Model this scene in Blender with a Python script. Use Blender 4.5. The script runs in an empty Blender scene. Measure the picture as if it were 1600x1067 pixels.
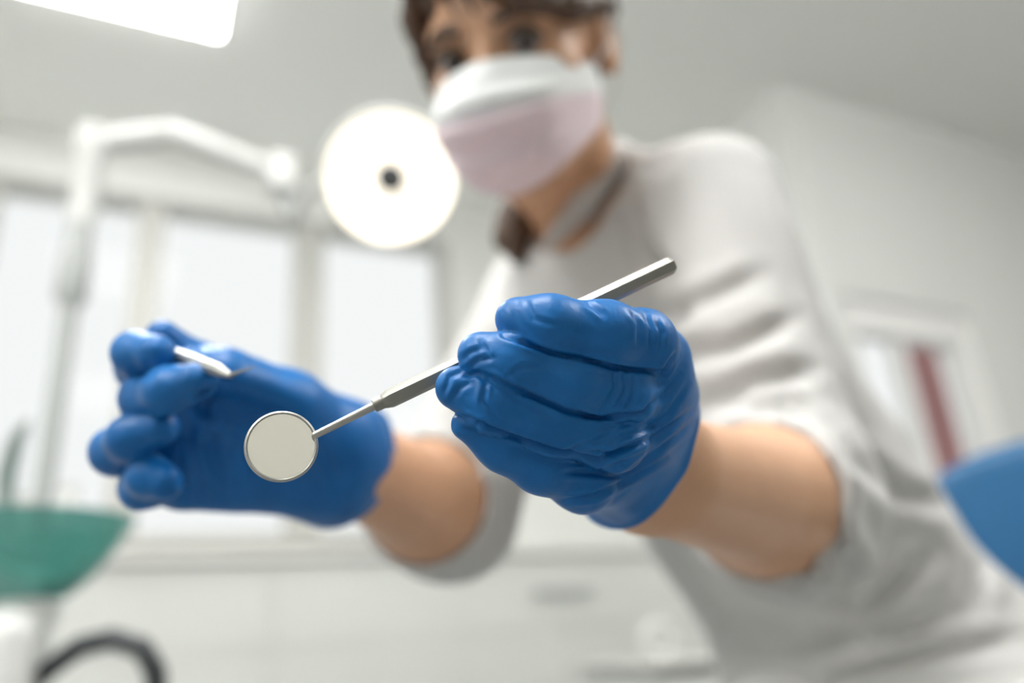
import bpy, bmesh, math, random
import numpy as np
from mathutils import Vector, Matrix

random.seed(4); RNG = np.random.default_rng(4)
scene = bpy.context.scene
COL = scene.collection

# ------------------------------------------------------------------ camera
# world axes: X along the window wall, Y towards the window wall, Z up
F = 1244.0
_up = np.array([-234., 3273., -1244.]); _up /= np.linalg.norm(_up)
_u = np.array([2707., -247., -1244.]); _u -= _up * (_u @ _up); _u /= np.linalg.norm(_u)
_n = np.cross(_up, _u)
R = np.array([_u, _n, _up])                       # camera axes -> world axes
EYE = np.array([0., 0., 0.55])
cam_d = bpy.data.cameras.new('camera'); cam = bpy.data.objects.new('camera', cam_d); COL.objects.link(cam)
cam_d.sensor_width = 36.0; cam_d.lens = F / 1600 * 36; cam_d.clip_start = 0.02
m4 = Matrix.Identity(4)
for i in range(3):
    for j in range(3): m4[i][j] = R[i, j]
    m4[i][3] = EYE[i]
cam.matrix_world = m4
cam_d.dof.use_dof = True; cam_d.dof.focus_distance = 0.252; cam_d.dof.aperture_fstop = 3.1
scene.camera = cam

# ------------------------------------------------------------------ world, exposure
world = bpy.data.worlds.new('world'); scene.world = world; world.use_nodes = True
bg = world.node_tree.nodes['Background']
bg.inputs[0].default_value = (0.93, 0.945, 0.945, 1); bg.inputs[1].default_value = 1.0
scene.view_settings.view_transform = 'Standard'; scene.view_settings.look = 'None'
scene.view_settings.exposure = 0.0; scene.view_settings.gamma = 1.0
scene.view_settings.use_curve_mapping = False
PANEL = 29.0          # ceiling panel emission
LAMP = 1.25           # operating lamp emission

# ------------------------------------------------------------------ points
def P(px, py, d):
    """world position of a point seen at (px,py) at depth d"""
    return EYE + R @ (np.array([(px - 800) / F, (533.5 - py) / F, -1.]) * d)
def D(x, y, z):
    """camera-axes direction (right, up, towards the lens) in the world"""
    return R @ np.array([x, y, z], float)
def proj(p):
    c = (p - EYE) @ R
    z = -c[:, 2]
    return np.stack([800 + F * c[:, 0] / z, 533.5 - F * c[:, 1] / z], 1), z
def nrm(v): v = np.asarray(v, float); return v / np.linalg.norm(v)

# ------------------------------------------------------------------ materials
MATS = {}
def mat(name, color, rough=0.5, metal=0.0, emit=0.0, noise=0.0, scale=20.0, bump=0.0, bscale=60.0, bdist=0.001,
        trans=0.0, alpha=1.0, spec=0.5, sss=0.0, sheen=0.0, color2=None):
    m = bpy.data.materials.new(name); m.use_nodes = True; MATS[name] = m
    nt = m.node_tree; b = nt.nodes['Principled BSDF']
    c = tuple(color) + (1,)
    b.inputs['Base Color'].default_value = c; b.inputs['Roughness'].default_value = rough
    b.inputs['Metallic'].default_value = metal; b.inputs['Specular IOR Level'].default_value = spec
    b.inputs['Transmission Weight'].default_value = trans; b.inputs['Alpha'].default_value = alpha
    if sss: b.inputs['Subsurface Weight'].default_value = sss; b.inputs['Subsurface Radius'].default_value = (0.01, 0.004, 0.002)
    if sheen: b.inputs['Sheen Weight'].default_value = sheen
    if emit:
        b.inputs['Emission Color'].default_value = c; b.inputs['Emission Strength'].default_value = emit
    tc = nt.nodes.new('ShaderNodeTexCoord')
    if noise or color2:
        n = nt.nodes.new('ShaderNodeTexNoise'); n.inputs['Scale'].default_value = scale; n.inputs['Detail'].default_value = 4
        nt.links.new(tc.outputs['Object'], n.inputs['Vector'])
        r = nt.nodes.new('ShaderNodeMix'); r.data_type = 'RGBA'
        c2 = tuple(color2) if color2 else tuple(max(0, x * (1 - noise)) for x in color)
        r.inputs[6].default_value = c; r.inputs[7].default_value = c2 + (1,)
        nt.links.new(n.outputs['Fac'], r.inputs[0]); nt.links.new(r.outputs[2], b.inputs['Base Color'])
    if bump:
        n2 = nt.nodes.new('ShaderNodeTexNoise'); n2.inputs['Scale'].default_value = bscale; n2.inputs['Detail'].default_value = 5
        nt.links.new(tc.outputs['Object'], n2.inputs['Vector'])
        bp = nt.nodes.new('ShaderNodeBump'); bp.inputs['Strength'].default_value = bump; bp.inputs['Distance'].default_value = bdist
        nt.links.new(n2.outputs['Fac'], bp.inputs['Height']); nt.links.new(bp.outputs[0], b.inputs['Normal'])
    return m
WALL = mat('wall_paint', (0.72, 0.73, 0.705), 0.7, noise=0.03, scale=3, bump=0.15, bscale=200)
WALLB = mat('beige_wall_paint', (0.54, 0.53, 0.48), 0.7, noise=0.03, scale=3, bump=0.15, bscale=200)
CEIL = mat('ceiling_paint', (0.90, 0.91, 0.88), 0.8, noise=0.02, scale=3, bump=0.1, bscale=150)
FLOOR = mat('floor_vinyl', (0.21, 0.215, 0.215), 0.35, noise=0.25, scale=6, bump=0.05)
FRAME = mat('window_frame', (0.47, 0.47, 0.445), 0.8, noise=0.03, spec=0.15)
FRAMEW = mat('white_frame', (0.84, 0.835, 0.82), 0.6, noise=0.03)
CAB = mat('cabinet_lacquer', (0.65, 0.665, 0.635), 0.35, noise=0.03, scale=4)
TOP = mat('worktop_laminate', (0.70, 0.70, 0.67), 0.4, noise=0.1, scale=30)
GREYP = mat('grey_plastic', (0.40, 0.42, 0.41), 0.45, noise=0.1)
LIGHTP = mat('pale_plastic', (0.66, 0.67, 0.65), 0.4, noise=0.05)
DARKP = mat('dark_rubber', (0.045, 0.05, 0.055), 0.5, noise=0.2)
STEEL = mat('steel', (0.42, 0.415, 0.39), 0.42, 1.0, noise=0.08, scale=80)
STEELD = mat('brushed_steel', (0.31, 0.305, 0.28), 0.48, 1.0, noise=0.15, scale=120, bump=0.05, bscale=300, bdist=0.0002)
MIRROR = mat('mirror_silver', (0.95, 0.945, 0.90), 0.02, 1.0)
TEAL = mat('green_glass', (0.22, 0.58, 0.53), 0.1, noise=0.15, trans=0.55)
BLUEV = mat('blue_vinyl', (0.012, 0.11, 0.26), 0.45, noise=0.1, bump=0.1, bscale=150)
RED = mat('red_fabric', (0.60, 0.30, 0.30), 0.7, noise=0.1)
SKIN = mat('skin', (0.64, 0.365, 0.218), 0.5, noise=0.12, scale=40, bump=0.15, bscale=300, bdist=0.0005, sss=0.08)
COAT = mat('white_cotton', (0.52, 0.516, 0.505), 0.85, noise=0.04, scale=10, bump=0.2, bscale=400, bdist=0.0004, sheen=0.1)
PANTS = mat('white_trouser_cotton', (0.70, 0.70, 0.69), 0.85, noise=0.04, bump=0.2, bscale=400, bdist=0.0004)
HAIR = mat('brown_hair', (0.11, 0.060, 0.034), 0.5, noise=0.6, scale=60, bump=0.6, bscale=120, bdist=0.002)
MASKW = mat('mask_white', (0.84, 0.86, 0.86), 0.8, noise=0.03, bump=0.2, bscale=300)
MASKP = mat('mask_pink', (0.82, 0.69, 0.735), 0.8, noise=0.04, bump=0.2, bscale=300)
EYEW = mat('eye_white', (0.34, 0.29, 0.27), 0.2)
IRIS = mat('iris', (0.05, 0.04, 0.035), 0.15)
SHOE = mat('shoe', (0.75, 0.75, 0.75), 0.5, noise=0.05)
DIFF = mat('panel_diffuser', (1.0, 0.99, 0.972), 0.5, emit=PANEL)
LAMPG = mat('lamp_glass', (1.0, 0.92, 0.79), 0.4, emit=LAMP)

def glove_mat():
    m = bpy.data.materials.new('blue_nitrile'); m.use_nodes = True; nt = m.node_tree; b = nt.nodes['Principled BSDF']
    L = nt.links; N = nt.nodes.new
    tc = N('ShaderNodeTexCoord')
    n1 = N('ShaderNodeTexNoise'); n1.inputs['Scale'].default_value = 45; n1.inputs['Detail'].default_value = 5
    L.new(tc.outputs['Object'], n1.inputs['Vector'])
    mx = N('ShaderNodeMix'); mx.data_type = 'RGBA'
    mx.inputs[6].default_value = (0.001, 0.088, 0.290, 1); mx.inputs[7].default_value = (0.005, 0.155, 0.47, 1)
    L.new(n1.outputs['Fac'], mx.inputs[0]); L.new(mx.outputs[2], b.inputs['Base Color'])
    b.inputs['Roughness'].default_value = 0.42; b.inputs['Specular IOR Level'].default_value = 0.32
    n2 = N('ShaderNodeTexNoise'); n2.inputs['Scale'].default_value = 1400; n2.inputs['Detail'].default_value = 2
    n3 = N('ShaderNodeTexNoise'); n3.inputs['Scale'].default_value = 110; n3.inputs['Detail'].default_value = 3; n3.inputs['Distortion'].default_value = 1.2
    L.new(tc.outputs['Object'], n2.inputs['Vector']); L.new(tc.outputs['Object'], n3.inputs['Vector'])
    b2 = N('ShaderNodeBump'); b2.inputs['Strength'].default_value = 0.12; b2.inputs['Distance'].default_value = 0.0004
    b3 = N('ShaderNodeBump'); b3.inputs['Strength'].default_value = 0.25; b3.inputs['Distance'].default_value = 0.0012
    L.new(n2.outputs['Fac'], b2.inputs['Height']); L.new(n3.outputs['Fac'], b3.inputs['Height'])
    L.new(b3.outputs[0], b2.inputs['Normal']); L.new(b2.outputs[0], b.inputs['Normal'])
    return m
GLOVE = glove_mat()

def glass_mat():
    m = bpy.data.materials.new('window_glass'); m.use_nodes = True; nt = m.node_tree; nt.nodes.clear()
    o = nt.nodes.new('ShaderNodeOutputMaterial'); t = nt.nodes.new('ShaderNodeBsdfTransparent'); g = nt.nodes.new('ShaderNodeBsdfGlossy')
    t.inputs[0].default_value = (0.99, 0.995, 0.993, 1); g.inputs['Roughness'].default_value = 0.02
    mx = nt.nodes.new('ShaderNodeMixShader')
    mx.inputs[0].default_value = 0.0015; nt.links.new(t.outputs[0], mx.inputs[1]); nt.links.new(g.outputs[0], mx.inputs[2])
    nt.links.new(mx.outputs[0], o.inputs[0]); return m
GLASS = glass_mat()

# ------------------------------------------------------------------ object helpers
def thing(name, label, cat, loc=(0, 0, 0), group=None):
    o = bpy.data.objects.new(name, None); COL.objects.link(o); o.location = Vector(loc)
    o.empty_display_size = 0.05
    o['label'] = label; o['category'] = cat
    if group: o['group'] = group
    return o
def origin(parent):
    v = np.zeros(3)
    while parent is not None:
        v = v + np.array(parent.location); parent = parent.parent
    return v
def mesh_obj(name, verts, faces, m, parent=None, smooth=True, mats=None, fmat=None):
    verts = np.asarray(verts, float) - origin(parent)
    me = bpy.data.meshes.new(name)
    me.from_pydata(verts.tolist() if len(verts) < 20000 else verts, [], faces.tolist() if isinstance(faces, np.ndarray) else faces)
    for mm in (mats or [m]): me.materials.append(mm)
    if fmat is not None: me.polygons.foreach_set('material_index', np.asarray(fmat, np.int32))
    if smooth: me.polygons.foreach_set('use_smooth', np.ones(len(me.polygons), bool))
    me.update()
    o = bpy.data.objects.new(name, me); COL.objects.link(o)
    if parent is not None: o.parent = parent
    return o
def tag(o, label=None, cat=None, group=None, kind=None):
    if label: o['label'] = label
    if cat: o['category'] = cat
    if group: o['group'] = group
    if kind: o['kind'] = kind
    return o
class MB:
    """collects shapes, built as one mesh in world coordinates"""
    def __init__(s): s.v = []; s.f = []
    def add(s, v, f):
        k = len(s.v); s.v += [tuple(x) for x in v]; s.f += [tuple(i + k for i in q) for q in f]; return s
    def box(s, x0, x1, y0, y1, z0, z1, bev=0.0):
        b = bmesh.new(); bmesh.ops.create_cube(b, size=1)
        for v in b.verts: v.co = Vector(((x0 + x1) / 2 + v.co.x * (x1 - x0), (y0 + y1) / 2 + v.co.y * (y1 - y0), (z0 + z1) / 2 + v.co.z * (z1 - z0)))
        if bev: bmesh.ops.bevel(b, geom=list(b.edges), offset=bev, segments=2, affect='EDGES', profile=0.5)
        b.verts.index_update(); s.add([v.co[:] for v in b.verts], [[v.index for v in f.verts] for f in b.faces]); b.free(); return s
    def tube(s, pts, rad, seg=16, cap=True, flat=None):
        pts = [np.asarray(p, float) for p in pts]; n = len(pts)
        if not hasattr(rad, '__len__'): rad = [rad] * n
        t0 = nrm(pts[1] - pts[0]); a = np.array([0, 0, 1.]) if abs(t0[2]) < 0.9 else np.array([1., 0, 0])
        if flat is not None: a = np.asarray(flat, float)
        u = nrm(np.cross(a, t0)); V = []
        for i, p in enumerate(pts):
            t = nrm(pts[min(i + 1, n - 1)] - pts[max(i - 1, 0)]); u = nrm(u - t * (u @ t)); w = np.cross(t, u)
            for k in range(seg):
                an = 2 * math.pi * k / seg; V.append(p + rad[i] * (math.cos(an) * u + math.sin(an) * w))
        Fc = [(i * seg + k, i * seg + (k + 1) % seg, (i + 1) * seg + (k + 1) % seg, (i + 1) * seg + k) for i in range(n - 1) for k in range(seg)]
        if cap: Fc += [tuple(range(seg - 1, -1, -1)), tuple((n - 1) * seg + k for k in range(seg))]
        return s.add(V, Fc)
    def lathe(s, prof, org, axis, seg=32, cap=True):
        """prof: (r, h) list turned about axis through org"""
        ax = nrm(axis); a = np.array([0, 0, 1.]) if abs(ax[2]) < 0.9 else np.array([1., 0, 0])
        u = nrm(np.cross(a, ax)); w = np.cross(ax, u); org = np.asarray(org, float); V = []
        for r, h in prof:
            for k in range(seg):
                an = 2 * math.pi * k / seg; V.append(org + ax * h + r * (math.cos(an) * u + math.sin(an) * w))
        n = len(prof)
        Fc = [(i * seg + k, i * seg + (k + 1) % seg, (i + 1) * seg + (k + 1) % seg, (i + 1) * seg + k) for i in range(n - 1) for k in range(seg)]
        if cap: Fc += [tuple(range(seg - 1, -1, -1)), tuple((n - 1) * seg + k for k in range(seg))]
        return s.add(V, Fc)
    def build(s, name, m, parent=None, smooth=False):
        o = mesh_obj(name, s.v, s.f, m, parent, smooth)
        if smooth:
            for e in [0]: pass
            o.data.set_sharp_from_angle(angle=math.radians(40))
        return o
def struct(name, mb, m, parent=None):
    o = mb.build(name, m, parent)
    if parent is None: o['kind'] = 'structure'
    return o

# ------------------------------------------------------------------ implicit surfaces
def rc(p, a, b, ra, rb):
    a = np.asarray(a, np.float32); b = np.asarray(b, np.float32); ab = b - a
    t = np.clip(((p - a) @ ab) / max(float(ab @ ab), 1e-12), 0, 1)
    q = p - a - t[:, None] * ab
    return np.sqrt(np.einsum('ij,ij->i', q, q)) - (ra + (rb - ra) * t)
def smin(a, b, k):
    h = np.clip(0.5 + 0.5 * (b - a) / k, 0, 1)
    return b + (a - b) * h - k * h * (1 - h)
def smax(a, b, k): return -smin(-a, -b, k)
def ell(p, c, ax, r):
    """ellipsoid, ax = 3 row axes"""
    q = (p - np.asarray(c, np.float32)) @ np.asarray(ax, np.float32).T
    r = np.asarray(r, np.float32)
    k0 = np.linalg.norm(q / r, axis=1); k1 = np.linalg.norm(q / (r * r), axis=1)
    return k0 * (k0 - 1) / np.maximum(k1, 1e-6)
def chain(p, pts, rad, k):
    d = rc(p, pts[0], pts[1], rad[0], rad[1])
    for i in range(1, len(pts) - 1): d = smin(d, rc(p, pts[i], pts[i + 1], rad[i], rad[i + 1]), k)
    return d
def grid_mesh(fn, lo, hi, h, B=4):
    """surface nets over fn inside the box lo..hi with cell size h; fine nodes only near the surface"""
    lo = np.asarray(lo, float); nb = np.ceil((np.asarray(hi) - lo) / (h * B)).astype(int) + 1
    cs = [np.arange(n + 1) * h * B + lo[i] for i, n in enumerate(nb)]
    G = np.stack(np.meshgrid(*cs, indexing='ij'), -1).astype(np.float32)
    fc = fn(G.reshape(-1, 3)).reshape(G.shape[:3])
    mn = np.full(nb, 1e9)
    for dx in (0, 1):
        for dy in (0, 1):
            for dz in (0, 1):
                mn = np.minimum(mn, np.abs(fc[dx:dx + nb[0], dy:dy + nb[1], dz:dz + nb[2]]))
    act = mn < h * B * 1.9
    f = np.repeat(np.repeat(np.repeat(np.where(fc[:-1, :-1, :-1] < 0, -1., 1.).astype(np.float32), B, 0), B, 1), B, 2)
    ai = np.argwhere(act)
    off = np.stack(np.meshgrid(*[np.arange(B)] * 3, indexing='ij'), -1).reshape(-1, 3)
    nodes = (ai[:, None, :] * B + off[None]).reshape(-1, 3)
    vals = np.empty(len(nodes), np.float32)
    for s in range(0, len(nodes), 400000):
        q = nodes[s:s + 400000]; vals[s:s + 400000] = fn((q * h + lo).astype(np.float32))
    f[nodes[:, 0], nodes[:, 1], nodes[:, 2]] = vals
    s = f < 0
    c = s[:-1, :-1, :-1].astype(np.int8); cnt = np.zeros_like(c)
    sh = f.shape
    for dx in (0, 1):
        for dy in (0, 1):
            for dz in (0, 1): cnt += s[dx:sh[0] - 1 + dx, dy:sh[1] - 1 + dy, dz:sh[2] - 1 + dz]
    cells = np.argwhere((cnt > 0) & (cnt < 8))
    idx = np.full(cnt.shape, -1, np.int64); idx[cells[:, 0], cells[:, 1], cells[:, 2]] = np.arange(len(cells))
    acc = np.zeros((len(cells), 3)); num = np.zeros(len(cells))
    for ax in range(3):
        o1, o2 = [a for a in range(3) if a != ax]
        for i in (0, 1):
            for j in (0, 1):
                a = cells.copy(); a[:, o1] += i; a[:, o2] += j; b = a.copy(); b[:, ax] += 1
                fa = f[a[:, 0], a[:, 1], a[:, 2]]; fb = f[b[:, 0], b[:, 1], b[:, 2]]
                x = (fa < 0) != (fb < 0); t = np.where(x, fa / np.where(x, fa - fb, 1), 0)
                p = a.astype(float); p[:, ax] += t
                acc[x] += p[x]; num[x] += 1
    V = acc / np.maximum(num, 1)[:, None] * h + lo
    Fs = []
    for ax in range(3):
        o1, o2 = [(1, 2), (2, 0), (0, 1)][ax]
        sl0 = [slice(None)] * 3; sl1 = [slice(None)] * 3; sl0[ax] = slice(0, -1); sl1[ax] = slice(1, None)
        e = np.argwhere(s[tuple(sl0)] != s[tuple(sl1)])
        e = e[(e[:, o1] > 0) & (e[:, o2] > 0) & (e[:, o1] < sh[o1] - 1) & (e[:, o2] < sh[o2] - 1)]
        q = []
        for (i, j) in ((-1, -1), (0, -1), (0, 0), (-1, 0)):
            cc = e.copy(); cc[:, o1] += i; cc[:, o2] += j; q.append(idx[cc[:, 0], cc[:, 1], cc[:, 2]])
        q = np.stack(q, 1); ins = s[e[:, 0], e[:, 1], e[:, 2]]
        q[~ins] = q[~ins][:, ::-1]
        Fs.append(q[(q >= 0).all(1)])
    return V, np.concatenate(Fs)
def vnormals(V, Q):
    n = np.cross(V[Q[:, 2]] - V[Q[:, 0]], V[Q[:, 3]] - V[Q[:, 1]]); N = np.zeros_like(V)
    for k in range(4): np.add.at(N, Q[:, k], n)
    return N / np.maximum(np.linalg.norm(N, axis=1), 1e-12)[:, None]
def relax(V, Q, it=2, lam=0.5):
    for _ in range(it):
        A = np.zeros_like(V); c = np.zeros(len(V))
        for k in range(4):
            for o in (1, 3):
                np.add.at(A, Q[:, k], V[Q[:, (k + o) % 4]]); np.add.at(c, Q[:, k], 1)
        V = V + lam * (A / np.maximum(c, 1)[:, None] - V)
    return V
def waves(p, freq, seed, n=7):
    """smooth pseudo noise in about -1..1"""
    r = np.random.default_rng(seed); o = np.zeros(len(p))
    w = p + 0.35 / freq * np.sin(p[:, [1, 2, 0]] * freq * 0.9 + r.uniform(0, 6, 3))
    for _ in range(n):
        d = nrm(r.normal(size=3)) * freq * r.uniform(0.6, 1.5); o += np.sin(w @ d + r.uniform(0, 6.28))
    return o / n ** 0.5 / 1.2
def segdist(q, line):
    """2-D distance from points to a polyline and the fraction along it"""
    best = np.full(len(q), 1e9); fr = np.zeros(len(q)); m = len(line) - 1
    for i in range(m):
        a = np.array(line[i], float); b = np.array(line[i + 1], float); ab = b - a
        t = np.clip((q - a) @ ab / (ab @ ab), 0, 1); d = np.linalg.norm(q - a - t[:, None] * ab, axis=1)
        u = d < best; best = np.where(u, d, best); fr = np.where(u, (i + t) / m, fr)
    return best, fr
def crease(V, N, lines, depth, width, ridge=0.5):
    """press folds into the side of a surface that carries them; lines: polylines over that side"""
    q, z = proj(V); view = EYE - V; view /= np.linalg.norm(view, axis=1)[:, None]
    face = np.clip(np.einsum('ij,ij->i', N, view) * 2.5, 0, 1)
    o = np.zeros(len(V))
    for L in lines:
        k = 1.0
        if isinstance(L[0], (int, float)): k = L[0]; L = L[1:]
        d, t = segdist(q, L); fade = np.clip(np.minimum(t, 1 - t) * 4 + 0.25, 0, 1)
        o += k * fade * (-depth * np.exp(-(d / width) ** 2) + ridge * depth * np.exp(-((d - 2.0 * width) / (1.1 * width)) ** 2))
    return V + N * (o * face)[:, None]

# ================================================================== THE ROOM
H = 2.54; NW = 3.10
XL, XR, YB = -2.4, 4.6, -2.6
BX, BY = 2.155, 1.84                        # corner of the wall block beside the windows
struct('floor', MB().box(XL - .1, XR + .1, YB - .1, NW + .2, -0.1, 0), FLOOR)
struct('ceiling', MB().box(XL - .1, XR + .1, YB - .1, NW + .2, H, H + 0.1), CEIL)
struct('wall_left', MB().box(XL - .1, XL, YB, NW, 0, H), WALL)
struct('wall_right', MB().box(XR, XR + .1, YB, BY, 0, H), WALL)
struct('wall_behind', MB().box(XL, XR, YB - .1, YB, 0, H), WALLB)
W0, W1, WZ0, WZ1 = -0.615, 1.235, 0.97, 2.335
struct('wall_back', MB().box(XL, W0, NW, NW + .2, 0, H).box(W1, BX + .1, NW, NW + .2, 0, H)
       .box(W0, W1, NW, NW + .2, 0, WZ0).box(W0, W1, NW, NW + .2, WZ1, H), WALL)
struct('wall_side', MB().box(BX, BX + .12, BY + .12, NW, 0, H), WALL)
Q0, Q1, QZ0, QZ1 = 2.23, 2.90, 0.90, 1.64
struct('wall_front', MB().box(BX, Q0, BY, BY + .12, 0, H).box(Q1, XR, BY, BY + .12, 0, H)
       .box(Q0, Q1, BY, BY + .12, 0, QZ0).box(Q0, Q1, BY, BY + .12, QZ1, H), WALL)

def window(idx, x0, x1, z0, z1, y, fl, fr, fb, ft, bars=(), m=None):
    w = thing('window_%d' % idx, 'x', 'x', ((x0 + x1) / 2, y, z0)); del w['label']; del w['category']; w['kind'] = 'structure'
    f = MB().box(x0, x0 + fl, y, y + .07, z0, z1).box(x1 - fr, x1, y, y + .07, z0, z1) \
        .box(x0 + fl, x1 - fr, y, y + .07, z0, z0 + fb).box(x0 + fl, x1 - fr, y, y + .07, z1 - ft, z1)
    f.build('window_frame', m or FRAME, w)
    e = [x0 + fl] + [b for b in bars] + [x1 - fr]
    for b in bars: MB().box(b - .018, b + .018, y + .01, y + .06, z0 + fb, z1 - ft).build('mullion', m or FRAME, w)
    for a, b in zip(e[:-1], e[1:]):
        MB().box(a, b, y + .03, y + .036, z0 + fb, z1 - ft).build('pane', GLASS, w)
    return w
window(1, W0, -0.037, WZ0, WZ1, NW + .03, .055, .053, .03, .025)
window(2, -0.037, 0.595, WZ0, WZ1, NW + .03, .053, .063, .03, .025)
window(3, 0.595, W1, WZ0, WZ1, NW + .03, .063, .055, .03, .025)
window(4, Q0, Q1, QZ0, QZ1, BY + .02, .05, .09, .06, .13, bars=(2.505,), m=FRAMEW)
struct('trim_1', MB().box(W0 - .06, W1 + .06, NW - .13, NW + .03, WZ0 - .035, WZ0, .006), FRAME)

tag(MB().box(3.27, 3.46, BY + .55, BY + .58, 0, 2.0, .008).build('banner', RED), 'tall red banner standing behind the small glazed opening', 'banner')

# ------------------------------------------------------------------ ceiling panels
PW = 0.6
pan = [((-0.18, 2.0), 'square glowing ceiling light panel nearest to the tall windows'),
       ((-0.18, 0.0), None), ((1.95, -0.25), None), ((-1.7, 0.0), None)]  # three unseen panels added to light the room
for (x, y), lab in pan:
    t = thing('ceiling_light', lab or 'added unseen ceiling light panel with deep glowing sides, away from the tall windows', 'ceiling light', (x, y, H - (.02 if lab else .14)), 'square ceiling light panels')
    h = PW / 2
    MB().box(x - h - .012, x + h + .012, y - h - .012, y + h + .012, H - .0125, H, .003).build('mounting_plate', FRAME, t)
    MB().box(x - h, x + h, y - h, y + h, H - (.020 if lab else .14), H - .0125, .003).build('diffuser', DIFF, t)  # added panels get deep glowing sides to brighten the ceiling

# ------------------------------------------------------------------ cabinets under the windows
CF = 2.52
def cabinet(x0, x1, label, handles):
    t = thing('base_cabinet', label, 'cabinet', ((x0 + x1) / 2, CF + .28, 0), 'base cabinets under the windows')
    MB().box(x0 + .003, x1 - .003, CF + .02, NW - .01, 0.0, 0.828).build('body', CAB, t)
    zs = [(0.10, 0.582), (0.5845, 0.826)]
    for k, (a, b) in enumerate(zs):
        d = MB().box(x0 + .0012, x1 - .0012, CF, CF + .02, a, b, .0015).build('drawer' if k else 'door', CAB, t)
        if handles and k:
            zc = b - .12; xc = (x0 + x1) / 2 + .06
            MB().tube([(xc - .1, CF, zc), (xc - .1, CF - .03, zc), (xc + .1, CF - .03, zc), (xc + .1, CF, zc)], .009, 10).build('handle', GREYP, d)
edges = [-.8, -.2, .4, 1.0, 1.6, 2.1]
for k in range(len(edges) - 1):
    hd = k == 3
    lab = ['white handleless base cabinet behind the lamp post and spittoon unit', 'white handleless base cabinet below the gap of the two tall windows by the post',
        'white handleless base cabinet next to the one with a grey bar handle', 'white base cabinet whose drawer carries a grey bar handle', 'narrow white base cabinet in the corner by the wall block'][k]
    cabinet(edges[k], edges[k + 1], lab, hd)
tag(MB().box(-.8, 2.1, CF - .02, NW - .002, 0.83, 0.862, .004).build('worktop', TOP), 'long pale worktop running over the white base cabinets', 'worktop')

for k, (x, r, hh, lab) in enumerate([(-.33, .04, .13, 'shorter white jar on the sill of the tall windows'), (-.2, .03, .17, 'taller slim white jar on the sill of the tall windows')]):
    t = thing('jar', lab, 'jar', (x, NW - .06, WZ0), 'jars on the window sill')
    MB().lathe([(r * .9, 0), (r, .006), (r, hh * .75), (r * .8, hh * .82)], (x, NW - .06, WZ0), (0, 0, 1)).build('body', LIGHTP, t, True)
    MB().lathe([(r * .84, hh * .82), (r * .84, hh), (r * .7, hh + .004)], (x, NW - .06, WZ0), (0, 0, 1)).build('lid', FRAME, t, True)

# ------------------------------------------------------------------ operating lamp on its post
lp = thing('operating_lamp', 'round glowing operating lamp on a jointed arm and slim post', 'lamp', (-.131, 1.45, 0))
px_, py_ = -.131, 1.45
MB().lathe([(.06, 0), (.06, .02), (.04, .035), (.02, .05)], (px_, py_, 0), (0, 0, 1)).build('base', LIGHTP, lp, True)
MB().tube([(px_, py_, .04), (px_, py_, 1.2)], .0155, 20).build('post', GREYP, lp, True)
MB().lathe([(.016, 1.14), (.026, 1.16), (.026, 1.225), (.019, 1.30), (.019, 1.31)], (px_, py_, 0), (0, 0, 1), 24).build('joint_collar', GREYP, lp, True)
MB().lathe([(.021, 1.30), (.024, 1.32), (.026, 1.44), (.034, 1.455), (.034, 1.50), (.02, 1.51)], (px_, py_, 0), (0, 0, 1), 24).build('sleeve', LIGHTP, lp, True)
LC = np.array([.361, 1.175, 1.336]); LN = nrm(EYE + np.array([-.05, 0, 0.1]) - LC)
kn = P(441, 285, 1.52)
MB().tube([(px_, py_, 1.475), (px_ * .6 + kn[0] * .4, py_ * .6 + kn[1] * .4, 1.505), kn + np.array([0, 0, .02])], [.024, .021, .018], 16).build('arm', LIGHTP, lp, True)
MB().lathe([(.02, -.02), (.03, -.015), (.03, .055), (.02, .06)], kn - np.array([0, 0, .005]), (0, 0, 1), 20).build('elbow', LIGHTP, lp, True)
kb = P(462, 350, 1.50)
MB().tube([kn + [0, 0, 0], kn * .5 + kb * .5 + np.array([-.005, 0, 0]), kb], [.013, .012, .010], 12).build('bracket', GREYP, lp, True)
side = nrm(np.cross(LN, (0, 0, 1)))           # along the disc
sgn = 1 if side @ D(-1, 0, 0) > 0 else -1
MB().tube([kb, kb * .4 + (LC + side * sgn * .15 - LN * .04) * .6, LC + side * sgn * .118 - LN * .035], .010, 12).build('yoke', LIGHTP, lp, True)
MB().lathe([(.03, -.075), (.07, -.068), (.110, -.03), (.122, -.004), (.122, .004), (.113, .008), (.1125, .001)], LC, LN, 48, False).build('housing', LIGHTP, lp, True)
MB().lathe([(.1115, -.002), (.09, -.010), (.05, -.014), (.016, -.015)], LC, LN, 48, False).build('reflector', LAMPG, lp, True)
MB().lathe([(.027, -.016), (.027, .008), (.019, .016)], LC, LN, 24).build('centre_knob', DARKP, lp, True)

# ------------------------------------------------------------------ spittoon unit
su = thing('spittoon_unit', 'grey dental spittoon unit with a green bowl beside the lamp post', 'dental unit', (-.22, 1.28, 0))
MB().box(-.42, -.085, 1.14, 1.38, 0, .632, .03).build('body', LIGHTP, su)
bc = np.array([-.105, 1.20, 0.64])
MB().lathe([(.03, 0), (.042, .004), (.066, .026), (.092, .062), (.110, .096), (.113, .100), (.108, .100), (.088, .066), (.062, .032), (.03, .014)], bc, (0, 0, 1), 40).build('bowl', TEAL, su, True)
MB().lathe([(.035, -.03), (.035, .0), (.028, .006)], bc, (0, 0, 1), 24).build('bowl_seat', LIGHTP, su, True)
sp = [P(2, 960, 1.10), P(6, 800, 1.10), P(10, 740, 1.10), P(24, 690, 1.09), P(42, 658, 1.07)]
MB().tube([np.array([sp[0][0], 1.30, .60]), sp[1], sp[2], sp[3], sp[4]], [.014, .014, .013, .010, .005], 14).build('spout', GREYP, su, True)
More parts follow.
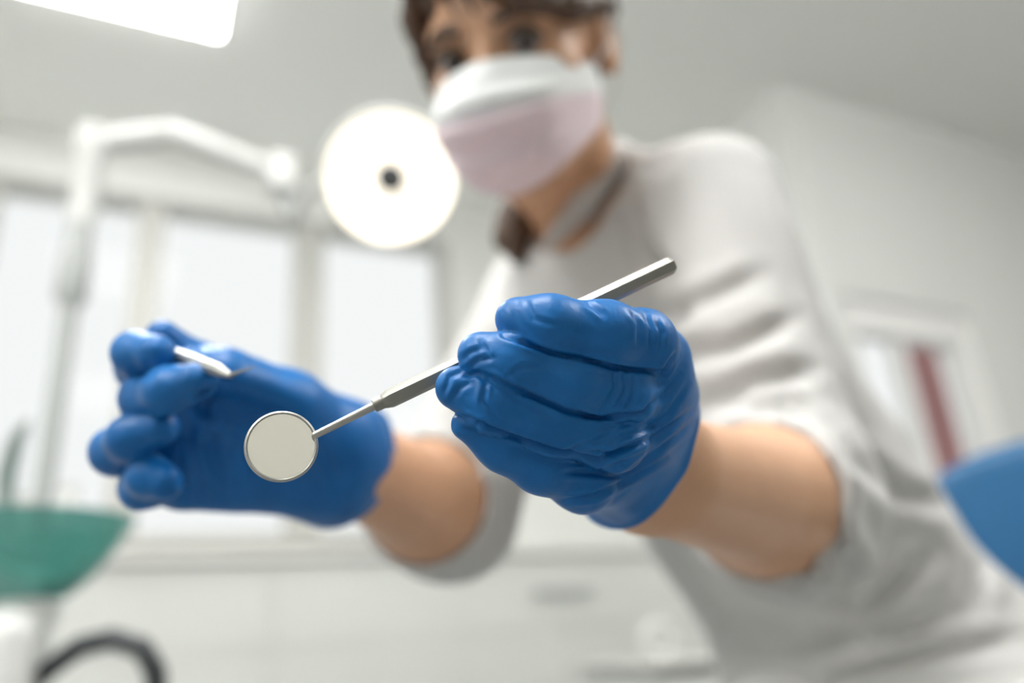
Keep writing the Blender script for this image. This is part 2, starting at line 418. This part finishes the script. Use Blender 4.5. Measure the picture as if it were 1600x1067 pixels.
hp = [P(20, 1100, .98), P(75, 1045, .96), P(125, 1010, .95), P(175, 998, .94), P(222, 1012, .94), P(243, 1050, .94), P(246, 1110, .94), P(150, 1180, 1.0)]
MB().tube(hp, [.013] * 8, 16).build('handle', DARKP, su, True)

# ------------------------------------------------------------------ small cart behind the dentist
ct = thing('equipment_cart', 'small white equipment cart with a round ring handle on top', 'cart', (1.3, 1.75, 0))
MB().box(1.07, 1.50, 1.56, 1.95, .08, .475, .03).build('body', LIGHTP, ct)
MB().box(1.05, 1.52, 1.54, 1.97, .475, .49, .006).build('top', FRAME, ct)
for x in (1.14, 1.46):
    for y in (1.60, 1.91): MB().lathe([(.01, -.015), (.03, -.015), (.032, 0), (.03, .015), (.01, .015)], (x, y, .032), (1, 0, 0), 20).build('caster', DARKP, ct, True)
    
rg = [np.array([1.116, 1.62, .490 + .045]) + .034 * (math.cos(a) * D(1, 0, 0) * 1.0 + math.sin(a) * np.array([0, 0, 1])) for a in np.linspace(0, 2 * math.pi, 29)]
MB().tube(rg, .010, 10, False).build('ring_handle', CAB, ct, True)
MB().box(1.10, 1.132, 1.60, 1.64, .489, .497, .003).build('handle_foot', FRAME, ct)

# ================================================================== THE DENTIST
# ---- joints (seen position and depth from the lens)
LS, RS = P(1110, 322, .70), P(850, 455, .93)           # shoulders
LE, LW = P(1232, 792, .55), P(1038, 742, .338)         # her left elbow, wrist
RE, RW = P(705, 800, .67), P(540, 722, .435)           # her right elbow, wrist
NB, PV = P(900, 318, .80), P(1405, 1090, .88)          # neck base, pelvis
# head frame
hf = nrm(D(-.33, -.28, .90)); hu = D(-.15, .985, 0); hu = nrm(hu - hf * (hu @ hf)); hr = np.cross(hu, hf)   # face, crown, her left
if hr @ D(1, 0, 0) < 0: hr = -hr
HC = P(755, 80, .60) - hf * .085
HAX = np.array([hr, hu, hf])
HS = .965
def HL(r, u, f): return HC + (hr * r + hu * u + hf * f) * HS
def ellh(p, c, ax, r): return ell(p, c, ax, np.asarray(r) * HS)
spine = nrm(PV - NB); shax = nrm(LS - RS); sx = nrm(shax - spine * (shax @ spine)); chest = nrm(np.cross(spine, sx))
if chest @ D(0, 0, 1) < 0: chest = -chest
CH = NB + spine * .20                                   # middle of the chest
WA = NB + spine * .40

# ---- her left hand (holds the mirror)
def pts(*a): return [P(*q) for q in a]
LH = {
 'index':  (pts((1005, 537, .2680), (945, 523, .2570), (858, 508, .2500), (809, 500, .2515)), (.0102, .0098, .0085, .0070)),
 'middle': (pts((972, 616, .2640), (885, 598, .2525), (796, 569, .2475), (750, 554, .2490)), (.0094, .0086, .0081, .0070)),
 'ring':   (pts((960, 688, .2660), (860, 664, .2545), (770, 629, .2490), (714, 606, .2495)), (.0094, .0083, .0079, .0068)),
 'pinky':  (pts((912, 752, .2740), (845, 726, .2620), (786, 697, .2560), (730, 664, .2520)), (.0096, .0082, .0070, .0052)),
 'thumb':  (pts((985, 650, .325), (945, 585, .305), (880, 562, .290), (835, 548, .2735)), (.0150, .0125, .0108, .0092)),
}
LKN = [P(1024, 558, .282), P(1016, 616, .280), P(994, 672, .284), P(940, 740, .290)]      # knuckles
LWa = [P(1026, 698, .334), P(1016, 724, .334), P(1006, 750, .336), P(984, 770, .340)]
LPR = [(.0118, .0185), (.0118, .0175), (.0120, .0175), (.0125, .0165)]
# ---- her right hand (palm towards the lens, holds the explorer)
RH = {
 'index':  (pts((352, 592, .377), (218, 574, .372), (212, 552, .353), (243, 552, .343)), (.0125, .0098, .0088, .0082)),
 'middle': (pts((315, 645, .377), (228, 622, .354), (263, 610, .337), (308, 597, .331)), (.0125, .0100, .0090, .0082)),
 'ring':   (pts((295, 702, .380), (180, 706, .366), (205, 684, .349), (250, 668, .345)), (.0122, .0098, .0088, .0078)),
 'pinky':  (pts((288, 752, .387), (222, 762, .364), (232, 742, .349), (258, 754, .345)), (.0115, .0088, .0080, .0072)),
 'thumb':  (pts((452, 640, .402), (388, 606, .388), (312, 574, .386), (254, 527, .374)), (.0175, .0125, .0108, .0080)),
}
RWa = [P(530, 690, .428), P(526, 712, .430), P(522, 735, .434), P(516, 756, .438)]
RPR = [(.0135, .0190), (.0135, .0190), (.0135, .0190), (.0135, .0190)]
RKN = [RH[f][0][0] for f in ('index', 'middle', 'ring', 'pinky')]
ORD = ['index', 'middle', 'ring', 'pinky']
def hand_sdf(p, Hd, Kn, Wa, PR, web, grow=0.0):
    palm = None
    for i, f in enumerate(ORD):
        d = rc(p, Kn[i], Wa[i], PR[i][0], PR[i][1]); palm = d if palm is None else smin(palm, d, .012)
    th = chain(p, *Hd['thumb'], .006)
    palm = smin(palm, th, .008)
    palm = smin(palm, rc(p, Hd['thumb'][0][0], Wa[0], Hd['thumb'][1][0], .018), .012)
    out = palm; fi = None
    for f in ORD:
        d = chain(p, [Kn[ORD.index(f)]] + list(Hd[f][0]), [Hd[f][1][0] * .95] + list(Hd[f][1]), .007); fi = d if fi is None else smin(fi, d, .0008)
    return smin(out, fi, web) - grow
def glove(name, Hd, Kn, Wa, PR, web, cuff, cutn, h, creases, depth, parent, label, seed, flare, hollow=None):
    a = np.mean(Wa, 0); b, e = cuff
    ax = nrm(cutn)
    def fn(p):
        d = hand_sdf(p, Hd, Kn, Wa, PR, web)
        c = rc(p, a, e, flare[0], flare[1])
        c = smin(c, rc(p, Wa[0] , e + (Wa[0] - a) * .8, flare[0] * .8, flare[1] * .85), .015)
        c = smin(c, rc(p, Wa[-1], e + (Wa[-1] - a) * .8, flare[0] * .8, flare[1] * .85), .015)
        d = smin(d, c, .012)
        cut = (p - b.astype(np.float32)) @ ax.astype(np.float32)          # glove ends at the cuff
        cut = cut + .0015 * np.sin(p @ (np.array([90., 70., 80.])))
        return smax(d, cut, .003)
    al = np.array([q for f in Hd.values() for q in f[0]] + list(Wa) + [b, e])
    V, Q = grid_mesh(fn, al.min(0) - .04, al.max(0) + .04, h)
    V = relax(V, Q, 1, .4)
    N = vnormals(V, Q)
    # soft irregular film over the skin, rings at the joints
    o = .00022 * waves(V, 150, seed) + .00010 * waves(V, 420, seed + 1)
    t = (V - b) @ ax
    o += np.exp(-((t + .003) / .0022) ** 2) * .0010                       # rolled cuff bead
    wv = np.exp(-(t / .03) ** 2); o += wv * .0011 * waves(V, 170, seed + 5)
    V = V + N * o[:, None]
    V = crease(V, vnormals(V, Q), creases, depth[0], depth[1])
    if hollow: V = crease(V, vnormals(V, Q), hollow, .0075, 24, .25)
    return tag(mesh_obj(name, V, Q, GLOVE, parent), label)

person = thing('person', 'dentist in white coat, pale face mask and blue gloves leaning in with mirror and explorer', 'person', (PV[0], PV[1], 0))

LCUFF = (P(1034, 732, .315), P(1085, 770, .372)); RCUFF = (P(536, 722, .448), P(548, 727, .458))
cr_l = [
 [2.6, (786, 524), (860, 551), (980, 577), (1036, 582), (1056, 552)], [2.6, (738, 577), (800, 604), (880, 640), (935, 653), (1005, 645), (1026, 618)], [3.2, (712, 646), (780, 673), (860, 701), (935, 717), (1000, 694)],
 [(913, 470), (930, 482), (944, 494)], [(986, 484), (999, 506), (997, 538)], [(1006, 492), (1018, 512), (1016, 545)], [(1024, 500), (1034, 520), (1030, 548)],
 [(958, 572), (963, 605), (945, 636)], [(974, 579), (979, 608), (962, 638)], [(990, 588), (991, 615), (976, 642)],
 [1.6, (1082, 640), (1018, 684), (955, 708), (885, 700)], [1.6, (1084, 658), (1030, 703), (970, 744), (886, 738)], [1.8, (1040, 716), (985, 746), (928, 776), (880, 782)],
 [1.1, (1062, 585), (1030, 625), (990, 655), (940, 668)], [.9, (1074, 600), (1042, 648), (1000, 676), (930, 690)],
 [.8, (822, 470), (835, 498), (872, 510)], [.4, (800, 480), (812, 500), (830, 520)],
 [(749, 532), (760, 548), (764, 560)], [(720, 562), (736, 550), (752, 545)], [.8, (733, 575), (748, 562), (775, 560)], [.8, (790, 590), (815, 574), (850, 572)],
 [(693, 616), (703, 588), (728, 578)], [1.2, (720, 590), (745, 584), (774, 606)], [1.2, (760, 596), (754, 626), (775, 652)], [.8, (706, 625), (720, 605), (738, 596)],
 [.9, (880, 705), (930, 690), (985, 660)], [.7, (870, 640), (905, 655), (935, 650)], [.8, (720, 672), (742, 668), (760, 655)], [.8, (880, 740), (940, 735), (1000, 715)],
]
glove('glove', LH, LKN, LWa, LPR, .0034, LCUFF, D(.80, -.44, -.40), .00075, cr_l, (.00072, 4.0), person, 'blue nitrile glove on the hand holding the mirror', 11, (.0190, .0215))
cr_r = [
 [1.3, (330, 590), (318, 650), (330, 720), (350, 780)], [1.3, (300, 640), (300, 700), (318, 780)], [1.2, (345, 640), (338, 700), (352, 770)], [1.0, (285, 660), (282, 720), (292, 780)],
 [1.0, (365, 650), (360, 710), (372, 765)], [1.0, (430, 640), (470, 690), (500, 760)], [1.0, (455, 655), (500, 700), (530, 760)],
 [.8, (205, 560), (215, 580), (235, 590)], [.8, (220, 548), (232, 565), (236, 580)],
]
glove('glove', RH, RKN, RWa, RPR, .0045, RCUFF, RE - RW, .0011, cr_r, (.0011, 8.0), person, 'blue nitrile glove on the hand holding the explorer', 23, (.0245, .0300), [[(300, 632), (345, 636), (400, 648), (470, 668)], [.5, (310, 690), (360, 700), (420, 720)]])

# ---- body: head, neck, trunk, arms and hands as one skin
def head_sdf(p):
    d = ellh(p, HL(0, .032, -.018), HAX, (.074, .092, .094))
    d = smin(d, ellh(p, HL(0, -.045, .028), HAX, (.058, .074, .058)), .03)
    d = smin(d, ellh(p, HL(0, -.10, .058), HAX, (.026, .018, .022)), .025)
    d = smin(d, ellh(p, HL(0, .022, .062), HAX, (.054, .020, .024)), .02)
    for s in (-1, 1):
        d = smin(d, ellh(p, HL(s * .040, -.022, .056), HAX, (.022, .018, .020)), .018)
        d = smax(d, -ellh(p, HL(s * .031, .0, .094), HAX, (.017, .0095, .016)), .008)
        e = ellh(p, HL(s * .075, -.006, -.012), HAX, (.009, .031, .019)); e = smax(e, -ellh(p, HL(s * .084, -.002, -.008), HAX, (.006, .020, .010)), .004)
        d = smin(d, e, .006)
    d = smin(d, rc(p, HL(0, .008, .076), HL(0, -.034, .104), .008, .012), .010)
    return d
def trunk(p, g):
    d = rc(p, LS - shax * .02, RS + shax * .02, .048 + g, .048 + g)
    for s in (-1, 1):
        d = smin(d, rc(p, NB + spine * .10 + sx * s * .062, WA + sx * s * .048, .098 + g, .092 + g), .05)
        d = smin(d, rc(p, WA + sx * s * .048, PV + sx * s * .068, .092 + g, .118 + g), .05)
        d = smin(d, ell(p, CH + sx * s * .065 + chest * .075 + spine * .0, np.array([sx, spine, chest]), (.06 + g, .06 + g, .05 + g)), .04)
    d = smin(d, rc(p, NB, NB + spine * .12, .058 + g, .10 + g), .05)
    return d
def arm_skin(p, S, E, W):
    d = chain(p, [S, E], [.042, .036], .02)
    a = E + (W - E) * .28
    return smin(d, chain(p, [E, a, W], [.036, .040, .0255], .03), .02)
def body_fn(p):
    d = trunk(p, -.018)
    d = smin(d, rc(p, HL(0, -.055, -.03), NB + chest * .005, .053, .056), .025)
    d = smin(d, head_sdf(p), .018)
    d = smin(d, arm_skin(p, LS, LE, LW), .02); d = smin(d, arm_skin(p, RS, RE, RW), .02)
    d = smin(d, hand_sdf(p, LH, LKN, LWa, LPR, .004, -.0030), .012); d = smin(d, hand_sdf(p, RH, RKN, RWa, RPR, .0045, -.0100), .012)
    return d
al = np.array([LS, RS, LE, LW, RE, RW, NB, PV, HC] + [q for Hd in (LH, RH) for f in Hd.values() for q in f[0]])
V, Q = grid_mesh(body_fn, al.min(0) - .17, al.max(0) + .17, .0042)
V = relax(V, Q, 2, .4)
body = mesh_obj('body', V, Q, SKIN, person)

# ---- eyes and brows
for s in (-1, 1):
    c = HL(s * .031, .0, .0745)
    gz = nrm(EYE - c)
    e = MB().lathe([(max(.0122 * math.sin(a), 1e-5), -.0122 * math.cos(a)) for a in np.linspace(0.02, math.pi - .02, 14)], c, gz, 20).build('eyeball', EYEW, person, True)
    MB().lathe([(.0075, .0100), (.0060, .0114), (.003, .0124), (.0005, .0126)], c, gz, 20).build('iris', IRIS, e, True)
    MB().tube([HL(s * .050, .0155, .0745), HL(s * .036, .0225, .0855), HL(s * .022, .0215, .0915), HL(s * .014, .0175, .0925)], [.002, .0042, .0045, .003], 8).build('eyebrow', HAIR, person, True)
    MB().tube([HL(s * .047, -.001, .0775), HL(s * .040, .0065, .0835), HL(s * .030, .0085, .0865), HL(s * .019, .003, .0845)], [.0018, .0034, .0034, .0018], 8).build('eyelid', HAIR, person, True)

# ---- hair: cap, swept fringe, low ponytail
locks = []
def lock(pp, rr): locks.append(([HL(*q) for q in pp], rr))
for k in range(7):        # over her right temple
    o = k * .006
    lock([(-.018 - o * .5, .118, .048 - o * .3), (-.048 - o * .3, .088, .066 - o), (-.066 - o * .15, .045, .056 - o), (-.069, -.004, .038 - o * 1.2), (-.067, -.045 + o, .020 - o)], [.008, .0095, .009, .0075, .003])
for k in range(8):        # across the left brow to the ear
    o = k * .007
    lock([(-.004 + o * .6, .120, .050 - o * .4), (.016 + o * .7, .058 + o * .4, .096 - o * .6), (.043 + o * .4, .028 + o * .45, .086 - o * .8), (.067 + o * .05, .017 + o * .4, .054 - o), (.079, .022, .006 - o)], [.008, .010, .010, .009, .007])
for k in range(4):        # finer strands over the forehead
    o = k * .008
    lock([(.000 - o, .120, .052), (.004 - o * 1.4, .082, .084), (.012 - o * 1.9, .045, .0935 - abs(o - .012) * .3), (.018 - o * 2.0, .026, .094 - o * .2)], [.005, .004, .003, .0015])
def hair_fn(p):
    d = ellh(p, HL(0, .036, -.024), HAX, (.083, .100, .100))
    q = (p - HC.astype(np.float32)) @ HAX.T.astype(np.float32)
    face = np.minimum(.10 - q[:, 1] * 0.55 - 0.0, 1) * 0
    cut = smin((q[:, 2] - (.012 + np.clip((q[:, 1] - .02) * .62, 0, .2))), (.075 - q[:, 1]) * .7 + q[:, 2] * 0, .01)
    d = smax(d, q[:, 2] - (.002 + np.clip((q[:, 1] - .015) * .95, 0, .2)), .012)
    d = smax(d, -(q[:, 1] + .045), .012)
    # room for the ears
    for s in (-1, 1): d = smax(d, -ellh(p, HL(s * .083, -.012, -.004), HAX, (.02, .034, .024)), .006)
    for pp, rr in locks: d = smin(d, chain(p, pp, rr, .006), .006)
    return d
tail0 = HL(0.0, -.02, -.125)
tail = [HL(0, .0, -.105), tail0, P(826, 300, .80), P(806, 345, .775), P(801, 375, .765), P(806, 404, .76)]
def hair_all(p):
    return smin(hair_fn(p), chain(p, tail, [.03, .026, .020, .016, .0135, .005], .015), .01)
al = np.array([HL(.12, .17, .13), HL(-.12, .17, .13), HL(.12, -.08, .13), HL(-.12, .17, -.17), HL(.12, -.08, -.17), HL(-.12, -.08, -.17)] + tail)
V, Q = grid_mesh(hair_all, al.min(0) - .02, al.max(0) + .02, .003)
V = relax(V, Q, 1, .4); N = vnormals(V, Q)
V = V + N * (.0016 * waves(V, 420, 77))[:, None]
hair = tag(mesh_obj('hair', V, Q, HAIR, person), 'brown hair with a swept fringe and low ponytail')

# ---- face mask
nu, nv = 41, 31; VV = []
for j in range(nv):
    t = j / (nv - 1)
    front = np.interp(t, [0, .12, .35, .55, .75, .9, 1], [.100, .110, .124, .122, .115, .100, .082])
    upc = np.interp(t, [0, .35, .7, 1], [-.010, -.040, -.074, -.112]); upe = np.interp(t, [0, 1], [-.026, -.076])
    wid = np.interp(t, [0, .4, 1], [.0655, .067, .058])
    pl = (t * 4) % 1.0; pleat = .0080 * (1 - pl) * (1 if .12 < t < .9 else .2)
    for i in range(nu):
        s = -1 + 2 * i / (nu - 1); a = abs(s)
        r = wid * math.sin(s * 1.30) / math.sin(1.30)
        nose = math.exp(-(s / .30) ** 2) * np.interp(t, [0, .2, .5, 1], [.020, .016, .006, 0.0])
        base = (front - np.interp(t, [0, .2, .5, 1], [.020, .016, .006, 0]) - .022) * (1 - a ** 3.0) + .022 * (1 - a ** 5) + .006 * a
        f = base + nose + pleat * (1 - a ** 3)
        u = upc * (1 - a ** 1.7) + upe * a ** 1.7
        VV.append(HL(r, u, f + .004))
FF = [(j * nu + i, j * nu + i + 1, (j + 1) * nu + i + 1, (j + 1) * nu + i) for j in range(nv - 1) for i in range(nu - 1)]
fm = [0 if (k // (nu - 1)) < (nv - 1) * .43 else 1 for k in range(len(FF))]  # upper rows take the white, lower rows the pink
mask = tag(mesh_obj('face_mask', VV, FF, None, person, True, [MASKW, MASKP], fm), 'pale pink pleated mask, white over the upper part')
sm = mask.modifiers.new('thickness', 'SOLIDIFY'); sm.thickness = .0018
for s in (-1, 1):
    MB().tube([HL(s * .0655, -.027, .012), HL(s * .079, -.012, .004), HL(s * .084, .016, -.010), HL(s * .084, .0, -.030), HL(s * .078, -.04, -.02), HL(s * .059, -.075, .012)], .0016, 8).build('ear_loop', MASKW, mask, True)

# ---- coat
def sleeve(p, S, E, W, r0, r1, r2, frac):
    c = E + (W - E) * frac
    d = chain(p, [S, E], [r0, r1], .02)
    return smin(d, rc(p, E, c, r1, r2), .025), c, nrm(W - E)
HEML = PV + spine * .10 + chest * .02
vpt = P(858, 372, .725)
def coat_fn(p):
    d = trunk(p, .006)
    for s in (-1, 1):       # skirt of the coat over the lap
        d = smin(d, rc(p, PV + sx * s * .068, PV + sx * s * .085 + LAP * .16, .126, .112), .04)
    l, c1, a1 = sleeve(p, LS, LE, LW, .064, .058, .0535, .33)
    l = smax(l, (p - c1.astype(np.float32)) @ a1.astype(np.float32), .006)
    hol = rc(p, c1 - a1 * .03, c1 + a1 * .02, .0425, .0465); l = smax(l, -hol, .004)
    r, c2, a2 = sleeve(p, RS, RE, RW, .062, .056, .0530, .36)
    r = smax(r, (p - c2.astype(np.float32)) @ a2.astype(np.float32), .006)
    hol = rc(p, c2 - a2 * .03, c2 + a2 * .02, .0425, .0465); r = smax(r, -hol, .004)
    d = smin(d, l, .022); d = smin(d, r, .022)
    d = smax(d, -chain(p, [vpt + chest * .02, P(882, 300, .735), HL(0, -.05, -.03)], [.010, .060, .075], .01), .006)
    # collar
    d = smin(d, chain(p, COLR, [.007, .011, .013, .013, .013], .008), .006)
    return d
fwd = NB - PV; fwd = nrm([fwd[0], fwd[1], 0.0])
LAP = nrm(fwd * .75 + D(0, 0, 1) * .9 + np.array([0, 0, -.55]))
COLR = [P(862, 374, .715), P(912, 318, .72), P(958, 262, .745), P(968, 240, .80), P(940, 240, .87)]
al = np.array([LS, RS, LE, RE, NB, PV, PV + LAP * .2])
V, Q = grid_mesh(coat_fn, al.min(0) - .2, al.max(0) + .2, .0036)
V = relax(V, Q, 2, .4); N = vnormals(V, Q)
V = V + N * (.0028 * waves(V, 26, 5) + .0016 * waves(V, 60, 8))[:, None]
cr_c = [
 [1.0, (1040, 500), (1100, 470), (1190, 430)], [1.2, (1060, 560), (1140, 545), (1240, 500)], [1.2, (1090, 640), (1180, 600), (1270, 580)], [.9, (1050, 440), (1060, 520), (1070, 600)],
 [1.2, (1150, 640), (1220, 640), (1290, 690)], [.8, (1000, 275), (1025, 258), (1042, 238)], [1.2, (985, 300), (995, 380), (1040, 430)], [.8, (1180, 680), (1250, 690), (1310, 760)],
 [1.4, (1320, 700), (1400, 770), (1500, 790)], [1.6, (1460, 860), (1390, 920), (1300, 990)], [1.6, (1300, 830), (1330, 900), (1290, 970)], [1.3, (1260, 1020), (1330, 1000), (1480, 960)],
 [1.2, (1340, 1060), (1450, 1020), (1600, 1000)], [1.2, (1500, 800), (1540, 870), (1520, 960)], [1., (1250, 860), (1270, 930), (1340, 960)],
 [1., (720, 660), (750, 700), (790, 730)], [1., (640, 680), (690, 720), (720, 790)],
]
V = crease(V, N, cr_c, .0055, 15)
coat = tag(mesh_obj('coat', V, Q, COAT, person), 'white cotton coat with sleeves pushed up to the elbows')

# ---- trousers and shoes
fl = nrm([LAP[0], LAP[1], 0]); hl = PV + sx * .085; hr_ = PV - sx * .085
kneeL = np.array([PV[0], PV[1], .40]) + fl * .40 + np.cross((0, 0, 1), fl) * -.14
kneeR = np.array([PV[0], PV[1], .40]) + fl * .40 + np.cross((0, 0, 1), fl) * .14
tr = []
for kk, s in ((kneeL, -1), (kneeR, 1)):
    hip = np.array([PV[0], PV[1], PV[2] - .03]) + np.cross((0, 0, 1), fl) * .09 * s
    tr.append((hip, kk, np.array([kk[0], kk[1], .09]) - fl * .03))
def tr_fn(p):
    d = None
    for a, b, c in tr:
        e = smin(rc(p, a, b, .088, .062), rc(p, b, c, .060, .050), .02); d = e if d is None else smin(d, e, .02)
    return d
al = np.array([q for t in tr for q in t])
V, Q = grid_mesh(tr_fn, al.min(0) - .12, al.max(0) + .12, .008)
V = relax(V, Q, 2, .4); N = vnormals(V, Q); V = V + N * (.003 * waves(V, 30, 15))[:, None]
mesh_obj('trousers', V, Q, PANTS, person)
for a, b, c in tr:
    def sh_fn(p, c=c):
        d = chain(p, [np.array([c[0], c[1], .045]) - fl * .04, np.array([c[0], c[1], .04]) + fl * .06, np.array([c[0], c[1], .032]) + fl * .15], [.042, .042, .030], .02)
        d = smin(d, rc(p, np.array([c[0], c[1], .05]), np.array([c[0], c[1], .09]), .04, .04), .02)
        return smax(d, -p[:, 2] + .0, .004)
    V, Q = grid_mesh(sh_fn, (c[0] - .25, c[1] - .25, -.05), (c[0] + .25, c[1] + .25, .2), .006)
    mesh_obj('shoe', relax(V, Q, 2, .4), Q, SHOE, person)

# ------------------------------------------------------------------ stool
st = thing('operator_stool', 'wheeled stool with blue padded seat and backrest under the dentist', 'stool', (PV[0], PV[1], 0))
sz = PV[2] - .16
cx, cy = PV[0], PV[1]
MB().lathe([(.02, -.07), (.17, -.068), (.19, -.05), (.195, -.03), (.185, -.008), (.15, 0), (.02, .002)], (cx, cy, sz), (0, 0, 1), 40).build('seat', BLUEV, st, True)
MB().lathe([(.03, .1), (.03, .25), (.02, .25), (.02, sz - .07)], (cx, cy, 0), (0, 0, 1), 20).build('column', STEEL, st, True)
for k in range(5):
    a = k * 2 * math.pi / 5 + .3; e = np.array([cx + .26 * math.cos(a), cy + .26 * math.sin(a), .075])
    lg = MB().tube([(cx, cy, .125), e], [.022, .014], 10).build('leg', STEEL, st, True)
    MB().lathe([(.005, -.012), (.026, -.012), (.028, 0), (.026, .012), (.005, .012)], (e[0], e[1], .028), (-math.sin(a), math.cos(a), 0), 18).build('caster', DARKP, lg, True)
# padded backrest, curved about the sitter
bcn = P(1650, 815, 1.08); bd = nrm([bcn[0] - cx, bcn[1] - cy, 0]); bs = np.array([-bd[1], bd[0], 0])
def back_fn(p):
    q = p - bcn.astype(np.float32); a = q @ bs; b = q @ bd; c = q[:, 2]
    b2 = b + a * a * 1.1
    k = ((np.abs(a) / .185) ** 2.6 + (np.abs(c) / .115) ** 2.6)
    return np.maximum((k ** (1 / 2.6) - 1) * .11, (np.abs(b2) - .03)) * .9 + np.clip((np.abs(b2) - .01), 0, 1) * .5 * 0
def back_s(p):
    q = p - bcn.astype(np.float32); a = q @ bs; b = q @ bd; c = q[:, 2]; b2 = b + a * a * 1.1
    e = (((np.abs(a) / .185) ** 2.6 + (np.abs(c) / .115) ** 2.6) ** (1 / 2.6) - 1) * .11
    return smax(e, np.abs(b2) - .032, .03)
V, Q = grid_mesh(back_s, bcn - .26, bcn + .26, .006)
mesh_obj('backrest', relax(V, Q, 3, .5), Q, BLUEV, st)
MB().tube([(cx, cy, sz - .06), np.array([cx, cy, sz - .06]) + bd * .22, np.array([bcn[0], bcn[1], sz]) + bd * .05, bcn + bd * .02], .013, 12).build('back_bar', STEEL, st, True)

# ================================================================== INSTRUMENTS
# ---- mouth mirror
A, Bh = P(584, 634.5, .2525), P(1052, 413, .2745)       # ends of the handle
dm = thing('dental_mirror', 'steel mouth mirror with hexagonal handle and round face held in the gloved hand', 'dental mirror', tuple(P(440, 697, .249)))
ax = nrm(Bh - A); Ln = np.linalg.norm(Bh - A)
def hexrod(a, b, prof, up, seg=6, rot=0.0):
    m = MB(); t = nrm(b - a); u = nrm(np.cross(up, t)); w = np.cross(t, u); L = np.linalg.norm(b - a); V = []
    for (h, r, n6) in prof:
        for k in range(24):
            an = 2 * math.pi * k / 24 + rot
            s = (an - rot) % (math.pi / 3) - math.pi / 6
            rr = r * ((math.cos(math.pi / 6) / math.cos(s)) * n6 + (1 - n6) * .93)
            V.append(a + t * h * L + rr * (math.cos(an) * u + math.sin(an) * w))
    n = len(prof); Fc = [(i * 24 + k, i * 24 + (k + 1) % 24, (i + 1) * 24 + (k + 1) % 24, (i + 1) * 24 + k) for i in range(n - 1) for k in range(24)]
    Fc += [tuple(range(23, -1, -1)), tuple((n - 1) * 24 + k for k in range(24))]
    return m.add(V, Fc)
hm = hexrod(A, Bh, [(0, .0020, 0), (.002, .0023, 0), (.028, .0024, 0), (.031, .0026, .0), (.05, .0031, 1), (.985, .0031, 1), (.994, .0029, 1), (1, .0024, .6)], D(0, 0, 1), rot=.15)
o = hm.build('handle', STEELD, dm, True); o.data.set_sharp_from_angle(angle=math.radians(22))
MC = P(440, 697, .2490)
mn_ = nrm(nrm(EYE - MC) + D(.02, .16, 0))                # the face looks a little above the lens
edge = P(491, 680.5, .2500)
MB().tube([A + ax * .001, A * .5 + edge * .5, edge], [.00135, .00125, .00115], 14).build('neck', STEEL, dm, True)
RM = .0110
MB().lathe([(.002, -.0022), (RM * .93, -.0022), (RM * 1.0, -.0016), (RM * 1.02, -.0002), (RM * 1.0, .0008), (RM * .955, .0011), (RM * .925, .0007), (RM * .918, .0002)], MC, mn_, 64).build('rim', STEEL, dm, True)
MB().lathe([(RM * .917, -.0004), (RM * .917, .0003), (.0001, .0003)], MC, mn_, 64, True).build('mirror_face', MIRROR, dm, True)

# ---- explorer in her right hand
ex = thing('dental_explorer', 'pale steel dental explorer with a fine bent tip pinched in gloved fingers', 'dental explorer', tuple(P(250, 545, .36)))
e0, e1, e2, e3 = P(186, 528, .402), P(236, 540, .372), P(262, 550, .357), P(340, 578, .322)
e4, e5, e6 = P(361, 587, .314), P(378, 580, .310), P(396, 573, .306)
o = MB().tube([e1, e2, e2 * .5 + e3 * .5, e3, e4], [.0016, .0029, .0031, .0028, .0011], 8).build('handle', STEEL, ex, True)
MB().tube([e4 + (e3 - e4) * .1, e5, e6], [.0010, .0006, .0002], 8).build('tip', STEELD, ex, True)
MB().tube([e1 + (e2 - e1) * .1, e0 * .6 + e1 * .4, e0], [.0014, .0010, .0005], 8).build('far_tip', STEEL, ex, True)
